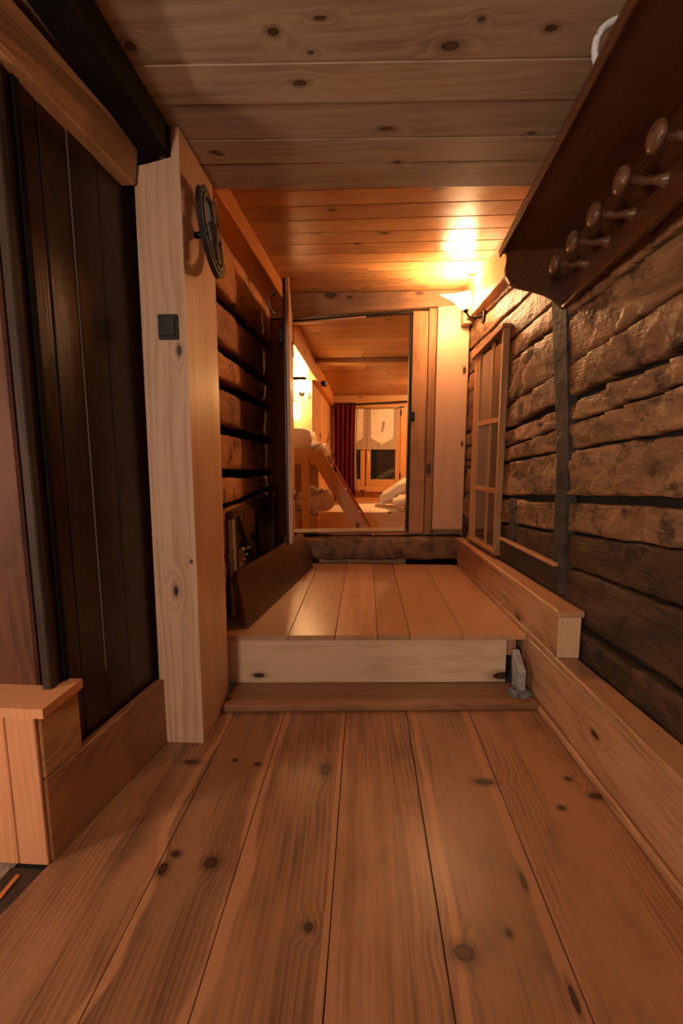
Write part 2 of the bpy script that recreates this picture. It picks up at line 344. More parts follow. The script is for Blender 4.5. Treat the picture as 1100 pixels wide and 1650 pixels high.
def hewn_log(name, y0, y1, lo, hi, m, parent, x=0.0, face=-1, depth=.10, amp=.010, chisel=.0, bulge=.012, dy=.022, nz=12, seed=0):
    """hewn log along y: front surface at x, facing `face`; lo/hi are functions giving bottom/top heights"""
    bm = bmesh.new(); ny = max(2, int((y1 - y0) / dy)); rows = []
    for i in range(ny + 1):
        y = y0 + (y1 - y0) * i / ny; a, b = lo(y), hi(y)
        jag = noise.noise(Vector((y * 5, seed, 1.3))) * .008 + noise.noise(Vector((y * 17, seed, 5.1))) * .004
        jag2 = noise.noise(Vector((y * 5, seed, 9.3))) * .008 + noise.noise(Vector((y * 17, seed, 7.1))) * .004
        a += jag; b += jag2; row = [bm.verts.new((x - face * depth, y, a))]
        for k in range(nz + 1):
            t = (0, .03)[k] if k < 2 else ((1, .97)[nz - k] if k > nz - 2 else .03 + .94 * (k - 1) / (nz - 2)); z = a + (b - a) * t; e = 4 * t * (1 - t)
            d = bulge * (e ** .5 - 1) - (.010 if k in (0, nz) else 0)
            P = Vector((y * 5.0, z * 8.0, seed * 3.7))
            d += amp * noise.noise(P) + amp * .5 * noise.noise(P * 2.7)
            if chisel:
                q = Vector((y * 9 + z * 4, z * 7, seed)); cells = noise.voronoi(q)[1]; c = cells[0]; g = q - c
                msk = max(0, min(1, .55 + 1.6 * noise.noise(Vector((y * 1.9, z * 2.3, 3.3)))))
                d += chisel * msk * (g.x * (rnd_dir(c, 1) * .5 + .9) + g.y * rnd_dir(c, 2) * .9)
            row.append(bm.verts.new((x + face * d, y, z)))
        row.append(bm.verts.new((x - face * depth, y, b))); rows.append(row)
    n = len(rows[0])
    for i in range(ny):
        for k in range(n): bm.faces.new((rows[i][k], rows[i + 1][k], rows[i + 1][(k + 1) % n], rows[i][(k + 1) % n]))
    bm.faces.new(rows[0]); bm.faces.new(rows[-1])
    o = from_bm(name, bm, m, parent, True)
    return o

# ================================================================== STRUCTURE
# ---- floor: long pine planks running away from the camera
fl = empty('floor', 'wide honey-coloured pine plank floor in the foreground', 'floor', kind='structure')
def left_x(y): return -.770 + .167 * (y - .904)
seams = [None, -.50, -.305, -.066, .169, .415, .80]
box('subfloor', -.80, .84, -2.4, 1.75, -.06, -.03, 'chink', fl, 0)
for i in range(6):
    a = seams[i]; b = seams[i + 1] - .002
    if a is None:
        prism('plank', [(-.80, -2.4, 0), (b, -2.4, 0), (b, 1.70, 0), (-.64, 1.70, 0), (-.69, 1.36, 0), (left_x(.904), .904, 0), (left_x(.60), .60, 0)], (0, 0, -.03), 'floor', fl, .0015)
    else:
        box('plank', a, b, -2.4, 1.70, -.03, 0, 'floor', fl, .0015)
sf = tag(box('floor_stone', -3.2, -.86, -2.4, .92, -.05, -.012, 'stone', None, 0), 'rough pinkish stone floor at the lower left corner', 'floor', 'structure')
th = empty('trim_1', 'dark floor threshold with a brass strip in the lower left corner', 'threshold', kind='structure')
prism('channel', [(-.862, -.5, -.006), (left_x(-.5) + .10, -.5, -.006), (left_x(.6) - .002, .60, -.006), (left_x(.90) - .002, .90, -.006), (-.862, .90, -.006)], (0, 0, -.04), 'dark_edge', th, 0)
bar('brass_strip', (-.835, -.4, -.004), (-.826, .88, -.004), (.006, 0, 0), (0, 0, .003), 'brass', th, .001)

# ---- low step board, riser and raised platform
st = tag(hexa('step_board', [(-.553, 1.555, 0), (.694, 1.640, 0), (.68, 1.80, 0), (-.553, 1.735, 0), (-.553, 1.555, .028), (.694, 1.640, .028), (.68, 1.80, .028), (-.553, 1.735, .028)], 'step_x', None, .005),
         'thin brown step board lying on the floor below the platform', 'step')
pf = empty('platform', 'raised honey pine plank platform with a pale front riser', 'platform', (0, 0, 0))
box('back_blocker', -.60, .66, 1.90, 1.94, .0, .222, 'chink', pf, 0)  # added dark blocker, shuts out the background light beneath the platform
hexa('riser', [(-.612, 1.722, .028), (.610, 1.795, .028), (.610, 1.835, .028), (-.612, 1.762, .028), (-.612, 1.722, .222), (.610, 1.795, .222), (.610, 1.835, .222), (-.612, 1.762, .222)], 'pine_x', pf, .003)
eb = hexa('end_block', [(.613, 1.797, .15), (.650, 1.800, .15), (.650, 1.835, .15), (.613, 1.835, .15), (.613, 1.797, .222), (.650, 1.800, .222), (.650, 1.835, .222), (.613, 1.835, .222)], 'plinth', pf, .003)
lathe('screw', (.633, 1.797, .185), (0, -1, 0), [(0, .006), (.002, .005)], 'steel', eb, 10)
px = [-.615, -.318, -.121, .058, .195, .42, .688]
for i in range(6):
    a, b = px[i] + .001, px[i + 1] - .001
    f0 = 1.716 + (a + .57) * .062; f1 = 1.716 + (b + .57) * .062
    bx_ = b - (.056 if i == 5 else 0)
    hexa('plank', [(a, f0, .2225), (b, f1, .2225), (bx_, 2.98, .2225), (a, 2.98, .2225), (a, f0, .245), (b, f1, .245), (bx_, 2.98, .245), (a, 2.98, .245)], 'platform', pf, .0015)

# ---- ceilings
c1 = empty('ceiling', 'greyish knotty pine board ceiling above the foreground', 'ceiling', kind='structure')
cs = [1.702, 1.565, 1.452, 1.319, 1.193, 1.0, .83, .66, .49, .32, .15, -.05, -.3, -.6, -.9, -1.2, -1.5, -1.8, -2.1, -2.4]
for i in range(len(cs) - 1):
    x0 = -.80 if cs[i] > .95 else -3.2
    b, a = cs[i], cs[i + 1] + .0015; dz = (.006, 0)[i % 2] * random.random()
    k0, k1 = .035 * (x0), .035 * .95
    if i > 10: k0 = k1 = 0
    hexa('board', [(x0, a + k0, 1.95 + dz), (.93, a + k1, 1.95 + dz), (.93, b + k1, 1.95), (x0, b + k0, 1.95), (x0, a + k0, 1.985), (.93, a + k1, 1.985), (.93, b + k1, 1.985), (x0, b + k0, 1.985)], 'ceil', c1, .004)
box('backing', -3.2, 1.0, -2.4, 1.60, 1.99, 2.03, 'chink', c1, 0)
c2 = empty('ceiling.001', 'varnished orange pine ceiling over the raised hallway', 'ceiling', kind='structure')
y = 1.66; i = 0
while y < 3.06:
    wd = .112; box('board', -.66, .86, y, min(y + wd - .0015, 3.10), 2.05, 2.08, 'ceil_hall', c2, .003); y += wd
box('backing', -.72, .92, 1.60, 3.12, 2.085, 2.12, 'chink', c2, 0)
box('fascia', -.72, .92, 1.655, 1.672, 1.99, 2.05, 'chink', c2, 0)

# ---- right wall frame: slightly converging with the corridor
RW = math.atan(.081)
wr = empty('wall_right', 'rough hewn dark log wall along the right side', 'wall', (.92, 0, 0), (0, 0, RW), kind='structure')
def lin(z, at, sl, off=0.0): return lambda yy: z + sl * (yy - at) + off
B = [lin(.0, 0, 0), lin(.374, 1.3, -.02), lin(.569, 1.73, -.05), lin(.70, 1.7, -.10), lin(.823, 1.8, -.08), lin(1.012, 1.8, -.085), lin(1.11, 1.8, -.127), lin(1.20, 1.8, -.13),
     lin(1.338, 1.8, -.16), lin(1.53, 1.8, -.108), lin(1.625, 1.8, -.09), lin(1.76, 1.8, -.07), lin(1.86, 1.8, -.04), lin(2.04, 1.8, 0)]
GAP = [0, .030, .008, .008, .026, .012, .010, .030, .008, .012, .010, .012, .012, 0]
for k in range(len(B) - 1):
    lo = (lambda f, gg: (lambda yy: f(yy) + gg / 2))(B[k], GAP[k]); hi = (lambda f, gg: (lambda yy: f(yy) - gg / 2))(B[k + 1], GAP[k + 1])
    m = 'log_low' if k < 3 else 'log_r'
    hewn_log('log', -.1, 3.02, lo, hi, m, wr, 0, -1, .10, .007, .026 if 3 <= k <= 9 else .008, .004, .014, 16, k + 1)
box('backing', .05, .16, -2.4, 3.02, 0, 2.06, 'chink', wr, 0)
for k in range(7): hewn_log('log', -2.4, -.12, lin(.28 * k, 0, 0), lin(.28 * k + .265, 0, 0), 'log_low', wr, 0, -1, .10, .008, 0, .01, .12, 4, k + 30)
gp = prism('upright', [(-.010, 1.695, .46), (-.010, 1.775, .46), (-.010, 1.80, 1.0), (-.010, 1.915, 1.60), (-.010, 1.92, 1.78), (-.010, 1.815, 1.78), (-.010, 1.80, 1.55), (-.010, 1.715, 1.0)], (.04, 0, 0), 'grey_post', wr, .006)
box('stake', -.008, .02, 2.165, 2.235, .57, .785, 'grey_post', wr, .004)
# plank beam along the top of the right wall, board on top of it
tb = empty('trim_2', 'pale pine beam running along the top of the right wall behind the lamp', 'beam', (.92, 0, 0), (0, 0, RW), kind='structure')
hexa('beam', [(-.055, 1.66, 1.90), (.02, 1.66, 1.90), (.02, 3.00, 1.835), (-.055, 3.00, 1.835), (-.055, 1.66, 2.05), (.02, 1.66, 2.05), (.02, 3.00, 2.05), (-.055, 3.00, 2.05)], 'plinth', tb, .004)
# ledge below the window
lg = empty('trim_3', 'pale narrow ledge board on the right log wall below the window', 'ledge', (.92, 0, 0), (0, 0, RW), kind='structure')
box('ledge', -.030, 0, 1.735, 2.30, .558, .572, 'plinth', lg, .003)
box('apron', -.018, 0, 1.745, 2.30, .455, .556, 'dark_edge', lg, .003)

# ---- right plinth (boxed-in base)
bp = empty('baseboard_right', 'stepped pine boxing along the foot of the right log wall', 'plinth', kind='structure')
def fx(yy): return .775 - .048 * yy
def wx(yy): return .905 - .081 * yy
def slab(name, y0, y1, z0, z1, m, inset0=0, inset1=0, parent=bp, bev=.003, tx0=None):
    a0, a1 = fx(y0) + inset0, fx(y1) + inset0; b0, b1 = wx(y0) + inset1, wx(y1) + inset1
    if tx0 is not None: b0, b1 = a0 + tx0, a1 + tx0
    return hexa(name, [(a0, y0, z0), (b0, y0, z0), (b1, y1, z0), (a1, y1, z0), (a0, y0, z1), (b0, y0, z1), (b1, y1, z1), (a1, y1, z1)], m, parent, bev)
slab('lower_board', -.3, 2.94, 0, .235, 'plinth', tx0=.022)
slab('lower_cap', -.3, 1.56, .237, .265, 'plinth', -.002, 0, bev=.004)
slab('skirting', -.3, 1.63, 0, .030, 'plinth', -.016, tx0=.015, bev=.006)
slab('filler_strip', 1.562, 2.94, .236, .2665, 'plinth', tx0=.022)
slab('upper_board', 1.545, 2.94, .267, .42, 'plinth', tx0=.024)
slab('upper_cap', 1.533, 2.94, .421, .445, 'plinth', -.008, .008, bev=.004)
ep = slab('end_panel', 1.540, 1.5435, .267, .420, 'plinth_end', .002, 0, bev=.001)
for zz in (.295, .40): lathe('nail', (fx(1.54) + .012, 1.5405, zz), (0, -1, 0), [(0, .0028), (.001, .002)], 'iron', ep, 8)

# ---- left log wall in the raised hallway
wl = empty('wall_left', 'orange hewn log wall with dark gaps behind the pale post', 'wall', kind='structure')
box('backing', -.80, -.70, 1.66, 3.02, 0, 2.08, 'chink', wl, 0)
zs = [.03, .30, .53, .765, .905, 1.108, 1.31, 1.47, 1.69, 1.955]
gaps = [0, .03, .03, .030, .044, .050, .050, .056, .066, 0]
for k in range(len(zs) - 1):
    sl = [0, .01, 0, .02, -.03, -.015, 0, -.01, .012, 0]
    lo = lin(zs[k] + gaps[k] / 2, 2.2, sl[k]); hi = lin(zs[k + 1] - gaps[k + 1] / 2, 2.2, sl[k + 1])
    hewn_log('log', 1.66, 3.0, lo, hi, 'log_l', wl, -.63, 1, .08, .008, .004, .004, .03, 9, 50 + k)
tr = tag(hexa('trim_4', [(-.68, 1.67, 1.955), (-.548, 1.67, 1.955), (-.505, 2.99, 1.955), (-.68, 2.99, 1.955), (-.68, 1.67, 2.048), (-.548, 1.67, 2.048), (-.505, 2.99, 2.048), (-.68, 2.99, 2.048)], 'rail_y', None, .004),
         'bright orange pine rail along the top of the left log wall', 'rail', 'structure')

# ---- wall with the doorway to the bedroom
wb = empty('wall_back', 'pine plank wall framing the doorway into the bedroom', 'wall', kind='structure')
box('jamb_board', .306, .408, 3.0, 3.10, .46, 1.93, 'jamb_z', wb, .004)
box('jamb_board', .411, .462, 2.995, 3.10, .46, 1.945, 'jamb_z', wb, .004)
box('pale_board', .465, .672, 2.985, 3.10, .49, 1.975, 'pale_z', wb, .004)
box('dark_strip', .290, .305, 3.01, 3.10, .47, 1.925, 'iron', wb, .002)
box('wall_core', .30, 1.75, 3.105, 3.16, 0, 2.10, 'hidden_pine', wb, 0)
box('wall_core', -1.75, -.52, 3.105, 3.16, 0, 2.10, 'hidden_pine', wb, 0)
box('wall_core', -1.75, 1.75, 3.105, 3.16, 1.97, 2.10, 'hidden_pine', wb, 0)
box('wall_core', -1.75, 1.75, 3.105, 3.16, 0, .40, 'hidden_pine', wb, 0)
box('jamb_board', -.66, -.515, 3.0, 3.10, .30, 1.93, 'jamb_z', wb, .004)
hexa('door_lintel', [(-.66, 2.975, 1.885), (.655, 2.975, 1.960), (.655, 3.10, 1.960), (-.66, 3.10, 1.885), (-.66, 2.975, 2.048), (.655, 2.975, 2.048), (.655, 3.10, 2.048), (-.66, 3.10, 2.048)], 'lintel_x', wb, .005)
hexa('weather_bar', [(-.515, 3.0, 1.868), (.31, 3.0, 1.918), (.31, 3.03, 1.918), (-.515, 3.03, 1.868), (-.515, 3.0, 1.884), (.31, 3.0, 1.934), (.31, 3.03, 1.934), (-.515, 3.03, 1.884)], 'iron', wb, .002)
hexa('weather_bar', [(-.515, 2.99, 1.858), (.0, 2.99, 1.892), (.0, 3.03, 1.892), (-.515, 3.03, 1.858), (-.515, 2.99, 1.867), (.0, 2.99, 1.901), (.0, 3.03, 1.901), (-.515, 3.03, 1.867)], 'pale_z', wb, .002)
box('corner_block', .610, .665, 2.90, 2.98, 1.82, 2.02, 'plinth', wb, .004)
hg = box('strike_plate', .296, .330, 2.992, 3.0, 1.225, 1.285, 'iron', wb, .002)
lathe('bolt', (.322, 2.992, 1.24), (0, -1, 0), [(0, .010), (.012, .009), (.013, .004)], 'iron', hg, 12)
# round sill log and boards
sl = empty('sill_log', 'rough round brown log forming the high door sill', 'sill', (0, 0, 0))
bm = bmesh.new(); rings = []
for i in range(46):
    X = -.60 + 1.262 * i / 45; ring = []
    for k in range(18):
        t = 2 * math.pi * k / 18; p = Vector((X * 6, math.cos(t) * 1.2, math.sin(t) * 1.2)); r = 1 + .09 * noise.noise(p) + .05 * noise.noise(p * 3)
        c_, s_ = math.cos(t), math.sin(t); sq = (abs(c_) ** 4 + abs(s_) ** 4) ** -.25
        ring.append(bm.verts.new((X, 3.035 + .09 * c_ * r * sq * .93, .352 + X * .012 + .088 * s_ * r * sq * .93)))
    rings.append(ring)
for i in range(45):
    for k in range(18): bm.faces.new((rings[i][k], rings[i][(k + 1) % 18], rings[i + 1][(k + 1) % 18], rings[i + 1][k]))
bm.faces.new(rings[0]); bm.faces.new(rings[-1])
from_bm('log', bm, 'sill_log', sl, True)
hexa('sill_board', [(-.515, 3.0, .438), (.30, 3.0, .462), (.30, 3.16, .462), (-.515, 3.16, .438), (-.515, 3.0, .455), (.30, 3.0, .478), (.30, 3.16, .478), (-.515, 3.16, .455)], 'lintel_x', sl, .003)

# ---- left foreground wall: dark plank door, casing, boxed base
LA = math.atan(.167)   # the door plane turns towards the corridor
def LP(yy, off, z): # world point on the left plane at Y=yy, off metres towards the corridor
    return (-.765 + .167 * (yy - .904) + off, yy, z)
def lslab(name, y0, y1, z0, z1, o0, o1, m, parent, bev=.003, z0b=None, z1b=None):
    z0b = z0 if z0b is None else z0b; z1b = z1 if z1b is None else z1b
    return hexa(name, [LP(y0, o0, z0), LP(y0, o1, z0), LP(y1, o1, z0b), LP(y1, o0, z0b), LP(y0, o0, z1), LP(y0, o1, z1), LP(y1, o1, z1b), LP(y1, o0, z1b)], m, parent, bev)
dl = empty('door_1', 'tall smoke-blackened plank door on the left', 'door', kind='structure')
for a, b, o in ((1.0, 1.083, -.034), (1.085, 1.163, -.033), (1.166, 1.258, -.03), (1.2605, 1.50, -.033)):
    lslab('plank', a, b, .02, 1.86, -.06, o, 'dark_door', dl, .0025)
lslab('batten_strip', 1.1635, 1.1655, .2, 1.84, -.05, -.0295, 'seam', dl, 0)
lslab('door_stile', .978, .998, .02, 1.86, -.050, -.026, 'dark_edge', dl, .003)
box('gap_shade', -.827, -.77, 1.02, 1.035, .02, 1.94, 'black_beam', dl, 0)  # black box put in for the shade between stile and casing
lslab('backing', 1.04, 1.66, 0, 2.0, -.12, -.075, 'chink', dl, 0)
cg = tag(box('trim_5', -1.15, -.828, 1.0, 1.018, .38, 1.94, 'casing', None, .006), 'red-brown worn door casing board at the left edge', 'casing', 'structure')
bl = empty('baseboard_left', 'pine boxed base and skirting plank below the dark door', 'plinth', kind='structure')
lslab('skirting_plank', .9152, 1.374, 0.0, .222, -.026, 0, 'skirt', bl, .003, 0, .234)
lslab('side_board', .9152, 1.030, .224, .392, -.026, -.001, 'beam_y', bl, .004)
xs = [-1.15, -1.04, -.935, -.842, -.767]
for i in range(4):
    box('cladding_board', xs[i], xs[i + 1] - .0018, .904, .915, 0, .393, 'box_front', bl, .002)
prism('cap', [(-1.15, .895, .394), (-.738, .895, .394), (-.735, 1.034, .394), (-.775, 1.034, .394), (-.80, .998, .394), (-1.15, .998, .394)], (0, 0, .024), 'box_front', bl, .003)
wf = empty('wall_front', 'dark plank wall turning off to the left of the entrance', 'wall', kind='structure')
for i in range(9): box('board', -3.2 + i * .262, -3.2 + i * .262 + .259, 1.035, 1.055, 0, 1.99, 'rear', wf, .002)

# ---- rooms outside the picture
wz = empty('wall_rear', 'plain pine board wall behind the viewer', 'wall', kind='structure')
for i in range(16): box('board', -3.25 + i * .27, -3.25 + i * .27 + .267, -2.46, -2.42, 0, 1.99, 'rear', wz, .002)
ws = empty('wall_side', 'pine board wall of the entrance room far to the left', 'wall', kind='structure')
for i in range(13): box('board', -3.26, -3.21, -2.42 + i * .27, -2.42 + i * .27 + .267, 0, 1.99, 'rear', ws, .002)

# ================================================================== FOREGROUND THINGS
# ---- pale post, notched round the black beam
po = empty('timber_post', 'pale pine post beside the dark door', 'post', (0, 0, 0))
prism('post', [(-.704, 1.374, 0), (-.556, 1.374, 0), (-.550, 1.374, 1.949), (-.573, 1.374, 1.949), (-.576, 1.374, 1.868), (-.650, 1.374, 1.852), (-.690, 1.374, 1.846)], (0, .285, 0), 'post', po, .004)
sw = empty('light_switch', 'small black square switch on the pale post', 'switch', (-.607, 1.373, 1.39))
bm = bmesh.new(); add_hexa(bm, [(-.031, 0, -.037), (.031, 0, -.037), (.031, -.009, -.037), (-.031, -.009, -.037), (-.031, 0, .037), (.031, 0, .037), (.031, -.009, .037), (-.031, -.009, .037)])
bmesh.ops.bevel(bm, geom=bm.edges[:], offset=.003, segments=2, affect='EDGES', profile=.5); spl = from_bm('plate', bm, 'switch', sw)
box('rocker', -.024, .024, -.0125, -.008, -.029, .029, 'switch', spl, .002)
# ---- black beam above
bb = tag(hexa('ceiling_beam', [(-.640, -2.4, 1.862), (-.545, -2.4, 1.862), (-.577, 1.372, 1.872), (-.655, 1.372, 1.858), (-.640, -2.4, 1.949), (-.545, -2.4, 1.949), (-.577, 1.372, 1.949), (-.655, 1.372, 1.949)], 'black_beam', None, .004),
         'soot-black ceiling beam meeting the top of the pale post', 'beam')
db = tag(hexa('door_head_beam', [LP(.30, -.09, 1.893), LP(.30, .004, 1.893), LP(1.368, .006, 1.788), LP(1.368, -.09, 1.788), LP(.30, -.09, 1.949), LP(.30, .06, 1.949), LP(1.368, .022, 1.90), LP(1.368, -.09, 1.90)], 'beam_y', None, .006),
         'light pine beam over the dark door, running into the post', 'beam')

# ---- wooden pulley wheel hanging on the post
pw = empty('pulley_wheel', 'old grey wooden pulley wheel hanging on the side of the post', 'pulley', (-.497, 1.478, 1.705), (0, math.radians(-6), math.radians(4)))
pw.scale = (1.0, 1.08, 1.08)
def ring(name, R0, R1, x0, x1, m, parent, seg=40):
    bm = bmesh.new(); vs = []
    for k in range(seg):
        t = 2 * math.pi * k / seg; c_, s_ = math.cos(t), math.sin(t) * 1.08
        vs.append([bm.verts.new((x, R * c_, R * s_)) for x, R in ((x0, R0), (x0, R1), ((x0 + x1) / 2, R1 - .004), (x1, R1), (x1, R0))])
    for k in range(seg):
        a, b = vs[k], vs[(k + 1) % seg]
        for q in range(5): bm.faces.new((a[q], b[q], b[(q + 1) % 5], a[(q + 1) % 5]))
    return from_bm(name, bm, m, parent, False)
ring('outer_rim', .095, .112, -.010, .006, 'pulley_rim', pw)
ring('inner_rim', .086, .0945, -.006, .009, 'pulley', pw)
bar('spoke', (.004, .004, .030), (.004, .010, .088), (.012, 0, 0), (0, .016, 0), 'pulley', pw, .003)
bar('spoke', (.004, -.004, -.030), (.004, -.010, -.088), (.012, 0, 0), (0, .016, 0), 'pulley', pw, .003)
bar('spoke', (.016, .026, .026), (.010, .030, .080), (.006, 0, 0), (0, .007, 0), 'pulley', pw, .002)
bar('spoke', (.016, .012, -.026), (.010, .016, -.080), (.006, 0, 0), (0, .007, 0), 'pulley', pw, .002)
lathe('hub', (-.022, 0, 0), (1, 0, 0), [(0, .020), (.010, .028), (.034, .028), (.042, .022), (.046, .010)], 'pulley', pw, 16)
lathe('axle', (-.056, 0, 0), (1, 0, 0), [(0, .009), (.036, .009)], 'iron', pw, 10)
bm = bmesh.new(); add_tube(bm, [(.020 + .0, .018 + .013 * math.cos(t), .092 + .013 * math.sin(t)) for t in [2 * math.pi * k / 20 for k in range(21)]], .0018, 6, False); from_bm('hook_ring', bm, 'steel', pw, True)

# ---- coat rack
cr = empty('coat_rack', 'dark mahogany coat rack with turned pegs on the right wall', 'coat rack', (.775, 1.812, 1.554), (-.06, 0, math.radians(-2)))
L_ = -1.30
box('back_board', -.018, .0, L_, 0, .004, .222, 'rack', cr, .002)
box('shelf', -.262, 0, L_ - .01, .012, .222, .244, 'rack', cr, .005)
prof = [(-.018, .0), (-.030, .012), (-.060, .040), (-.095, .058), (-.140, .072), (-.190, .084), (-.222, .100), (-.238, .125), (-.242, .160), (-.238, .195), (-.240, .221), (-.018, .221)]
for yy in (-.002, L_ + .02): prism('end_bracket', [(a, yy, b) for a, b in prof], (0, -.020, 0), 'rack', cr, .002)
bar('bead_moulding', (-.022, L_, .006), (-.022, -.022, .006), (.007, 0, 0), (0, 0, .007), 'rack', cr, .003)
bar('shelf_lip', (-.257, L_, .214), (-.257, 0, .214), (.005, 0, 0), (0, 0, .008), 'rack', cr, .003)
for k in range(8):
    yy = -.191 - .139 * k
    pg = lathe('peg', (-.016, yy, .083), (-1, 0, .03), [(0, .018), (.006, .0175), (.010, .0125), (.030, .0110), (.078, .0100), (.090, .0105), (.094, .016), (.097, .026), (.101, .0305), (.108, .0315), (.114, .029), (.119, .020), (.121, .004)], 'peg', cr, 16)
    pg.rotation_euler = (0, 0, 0)
# ---- white cable over the shelf
tag(tube('cable', spline([(.548, 1.135, 1.868), (.520, 1.125, 1.862), (.501, 1.112, 1.876), (.503, 1.105, 1.910), (.530, 1.10, 1.930), (.575, 1.10, 1.932), (.62, 1.09, 1.915), (.66, 1.06, 1.875)], 6), .0075, 'white', None, 10),
    'thick white cable looping above the coat rack shelf', 'cable')

# ---- leaning dark plank and the old frame behind it
a0, a1 = Vector((-.505, 1.795, .247)), Vector((-.345, 2.845, .247)); t0, t1 = Vector((-.567, 1.845, .485)), Vector((-.410, 2.835, .490))
nrm = (a1 - a0).cross(t0 - a0).normalized() * .028
if nrm.x > 0: nrm = -nrm
def lerp(p, q, t): return p + (q - p) * t
front = [a0, a1, lerp(a1, t1, .93), lerp(t1, t0, .03), lerp(t0, t1, .03), lerp(t0, a0, .10)]
tag(prism('plank', [tuple(p) for p in front], tuple(nrm), 'plank_dark', None, .005), 'dark brown plank standing on edge, leaning left on the platform', 'plank')
lf = empty('wooden_frame', 'old dark wooden frame with a pale edge strip leaning on the left log wall', 'frame', (-.606, 1.92, .247), (0, math.radians(-.5), 0))
box('edge_strip', -.012, .012, 0, .035, 0, .50, 'frame_pale', lf, .003)
box('top_rail', -.016, .014, -.006, .95, .46, .50, 'frame_dark', lf, .004)
box('bottom_rail', -.014, .012, .036, .95, .0, .05, 'frame_dark', lf, .004)
box('stile', -.012, .010, .040, .085, .05, .46, 'frame_dark', lf, .003)
bar('brace', (0, .16, .455), (0, .42, .17), (.009, 0, 0), (0, .022, .018), 'frame_dark', lf, .003)
bar('brace', (0, .42, .19), (0, .43, .05), (.009, 0, 0), (0, .026, 0), 'frame_dark', lf, .003)
for q, (b0, b1) in enumerate(((.52, .66), (.665, .80), (.805, .94))): box('board', -.012, .004, b0, b1, .05, .46, 'frame_blue', lf, .003)
box('end_stile', -.014, .016, .95, 1.0, 0, .56, 'frame_dark', lf, .003)
for (yy, zz, rr) in ((.10, .30, .013), (.20, .285, .011), (.11, .245, .010), (.16, .26, .008)): lathe('metal_stud', (.009, yy, zz), (1, 0, .2), [(0, rr * .5), (.010, rr), (.020, rr * .8), (.026, rr * .2)], 'steel', lf, 10)

# ---- bracket at the end of the step
mb = empty('metal_bracket', 'small grey metal plate in a lump of cement beside the riser', 'bracket', (.640, 1.72, .028))
hexa('plate', [(-.014, -.030, .010), (.016, -.030, .010), (.016, .045, .010), (-.014, .045, .010), (-.014, -.030, .105), (.016, -.030, .105), (.012, .050, .165), (-.018, .050, .165)], 'zinc', mb, .003)
bm = bmesh.new(); rows = []
for i in range(6):
    t = i / 5; rr = []
    for k in range(16):
        a = 2 * math.pi * k / 16; q = 1 + .35 * noise.noise(Vector((math.cos(a) * 2, math.sin(a) * 2, t * 2 + 3)))
        rr.append(bm.verts.new((.052 * math.cos(a) * q * (1 - .55 * t ** 2), .038 * math.sin(a) * q * (1 - .55 * t ** 2) - .012, .026 * t + (0 if i == 0 else .006 * noise.noise(Vector((a * 3, t * 5, 1)))))))
    rows.append(rr)
for i in range(5):
    for k in range(16): bm.faces.new((rows[i][k], rows[i][(k + 1) % 16], rows[i + 1][(k + 1) % 16], rows[i + 1][k]))
bm.faces.new(rows[0]); bm.faces.new(rows[-1]); from_bm('cement_lump', bm, 'cement', mb)

# ---- bedroom door leaf standing open
hx, hy = -.500, 2.985; nx_, ny_ = -.405, 2.30
dd = Vector((nx_ - hx, ny_ - hy, 0)); ang = math.atan2(dd.y, dd.x)
d2 = empty('door_2', 'narrow wooden door standing open, seen almost edge-on', 'door', (hx, hy, .52), (0, 0, ang), kind='structure')
W_ = dd.length
for q in range(5): box('plank', W_ * q / 5 + .001, W_ * (q + 1) / 5 - .001, -.004, .016, 0, 1.372, 'jamb_z' if q < 4 else 'pale_z', d2, .002)
box('outer_face', .0, W_ + .004, -.016, -.0045, 0.0, 1.36, 'dark_door', d2, .002)
for zz in (.20, 1.12): box('strap_hinge', -.01, .30, .0165, .022, zz, zz + .035, 'iron', d2, .002)
box('lock_case', W_ - .10, W_ - .004, -.040, -.0165, 1.05, 1.12, 'iron', d2, .003)
tube('handle', spline([(W_ - .05, -.052, 1.20), (W_ - .05, -.075, 1.22), (W_ - .04, -.085, 1.27), (W_ - .05, -.060, 1.31)], 5), .007, 'steel', d2, 8)

# ---- window in the right wall
wn = empty('window_1', 'tall narrow pine window set in the right log wall', 'window', (.92, 0, 0), (0, 0, RW), kind='structure')
y0, y1, z0, z1 = 2.345, 2.80, .50, 1.60
box('casing', -.035, .0, y0, y0 + .022, z0 - .02, z1 + .045, 'sash', wn, .003)
box('casing', -.028, .0, y1 - .045, y1, z0 - .02, z1, 'sash', wn, .003)
hexa('head', [(-.045, y0 - .01, z1 + .035), (0, y0 - .01, z1 + .035), (0, y1 + .03, z1 - .022), (-.045, y1 + .03, z1 - .022), (-.045, y0 - .01, z1 + .058), (0, y0 - .01, z1 + .058), (0, y1 + .03, z1 + .008), (-.045, y1 + .03, z1 + .008)], 'plinth', wn, .003)
box('sill', -.04, .0, y0 - .02, y1, z0 - .035, z0 - .012, 'plinth', wn, .003)
box('reveal_board', -.012, -.006, y0 + .023, y1 - .047, z0 - .01, z1 - .02, 'sash', wn, 0)
box('stile', -.024, -.008, y0 + .024, y0 + .050, z0 - .01, z1 + .02, 'sash', wn, .002)
box('stile', -.024, -.008, y1 - .085, y1 - .048, z0 - .01, z1 - .01, 'sash', wn, .002)
box('mullion', -.022, -.010, y0 + .165, y0 + .195, z0 - .01, z1 + .005, 'sash', wn, .002)
for zz in (.79, 1.17): box('glazing_bar', -.026, -.008, y0 + .05, y1 - .086, zz, zz + .028, 'sash', wn, .002)
for (a, b) in ((y0 + .052, y0 + .164), (y0 + .196, y1 - .087)):
    for (c_, d_) in ((z0 + .0, .788), (.82, 1.168), (1.20, z1 - .02)):
        box('pane', -.0175, -.0145, a, b, c_, d_, 'glass_pane', wn, 0)

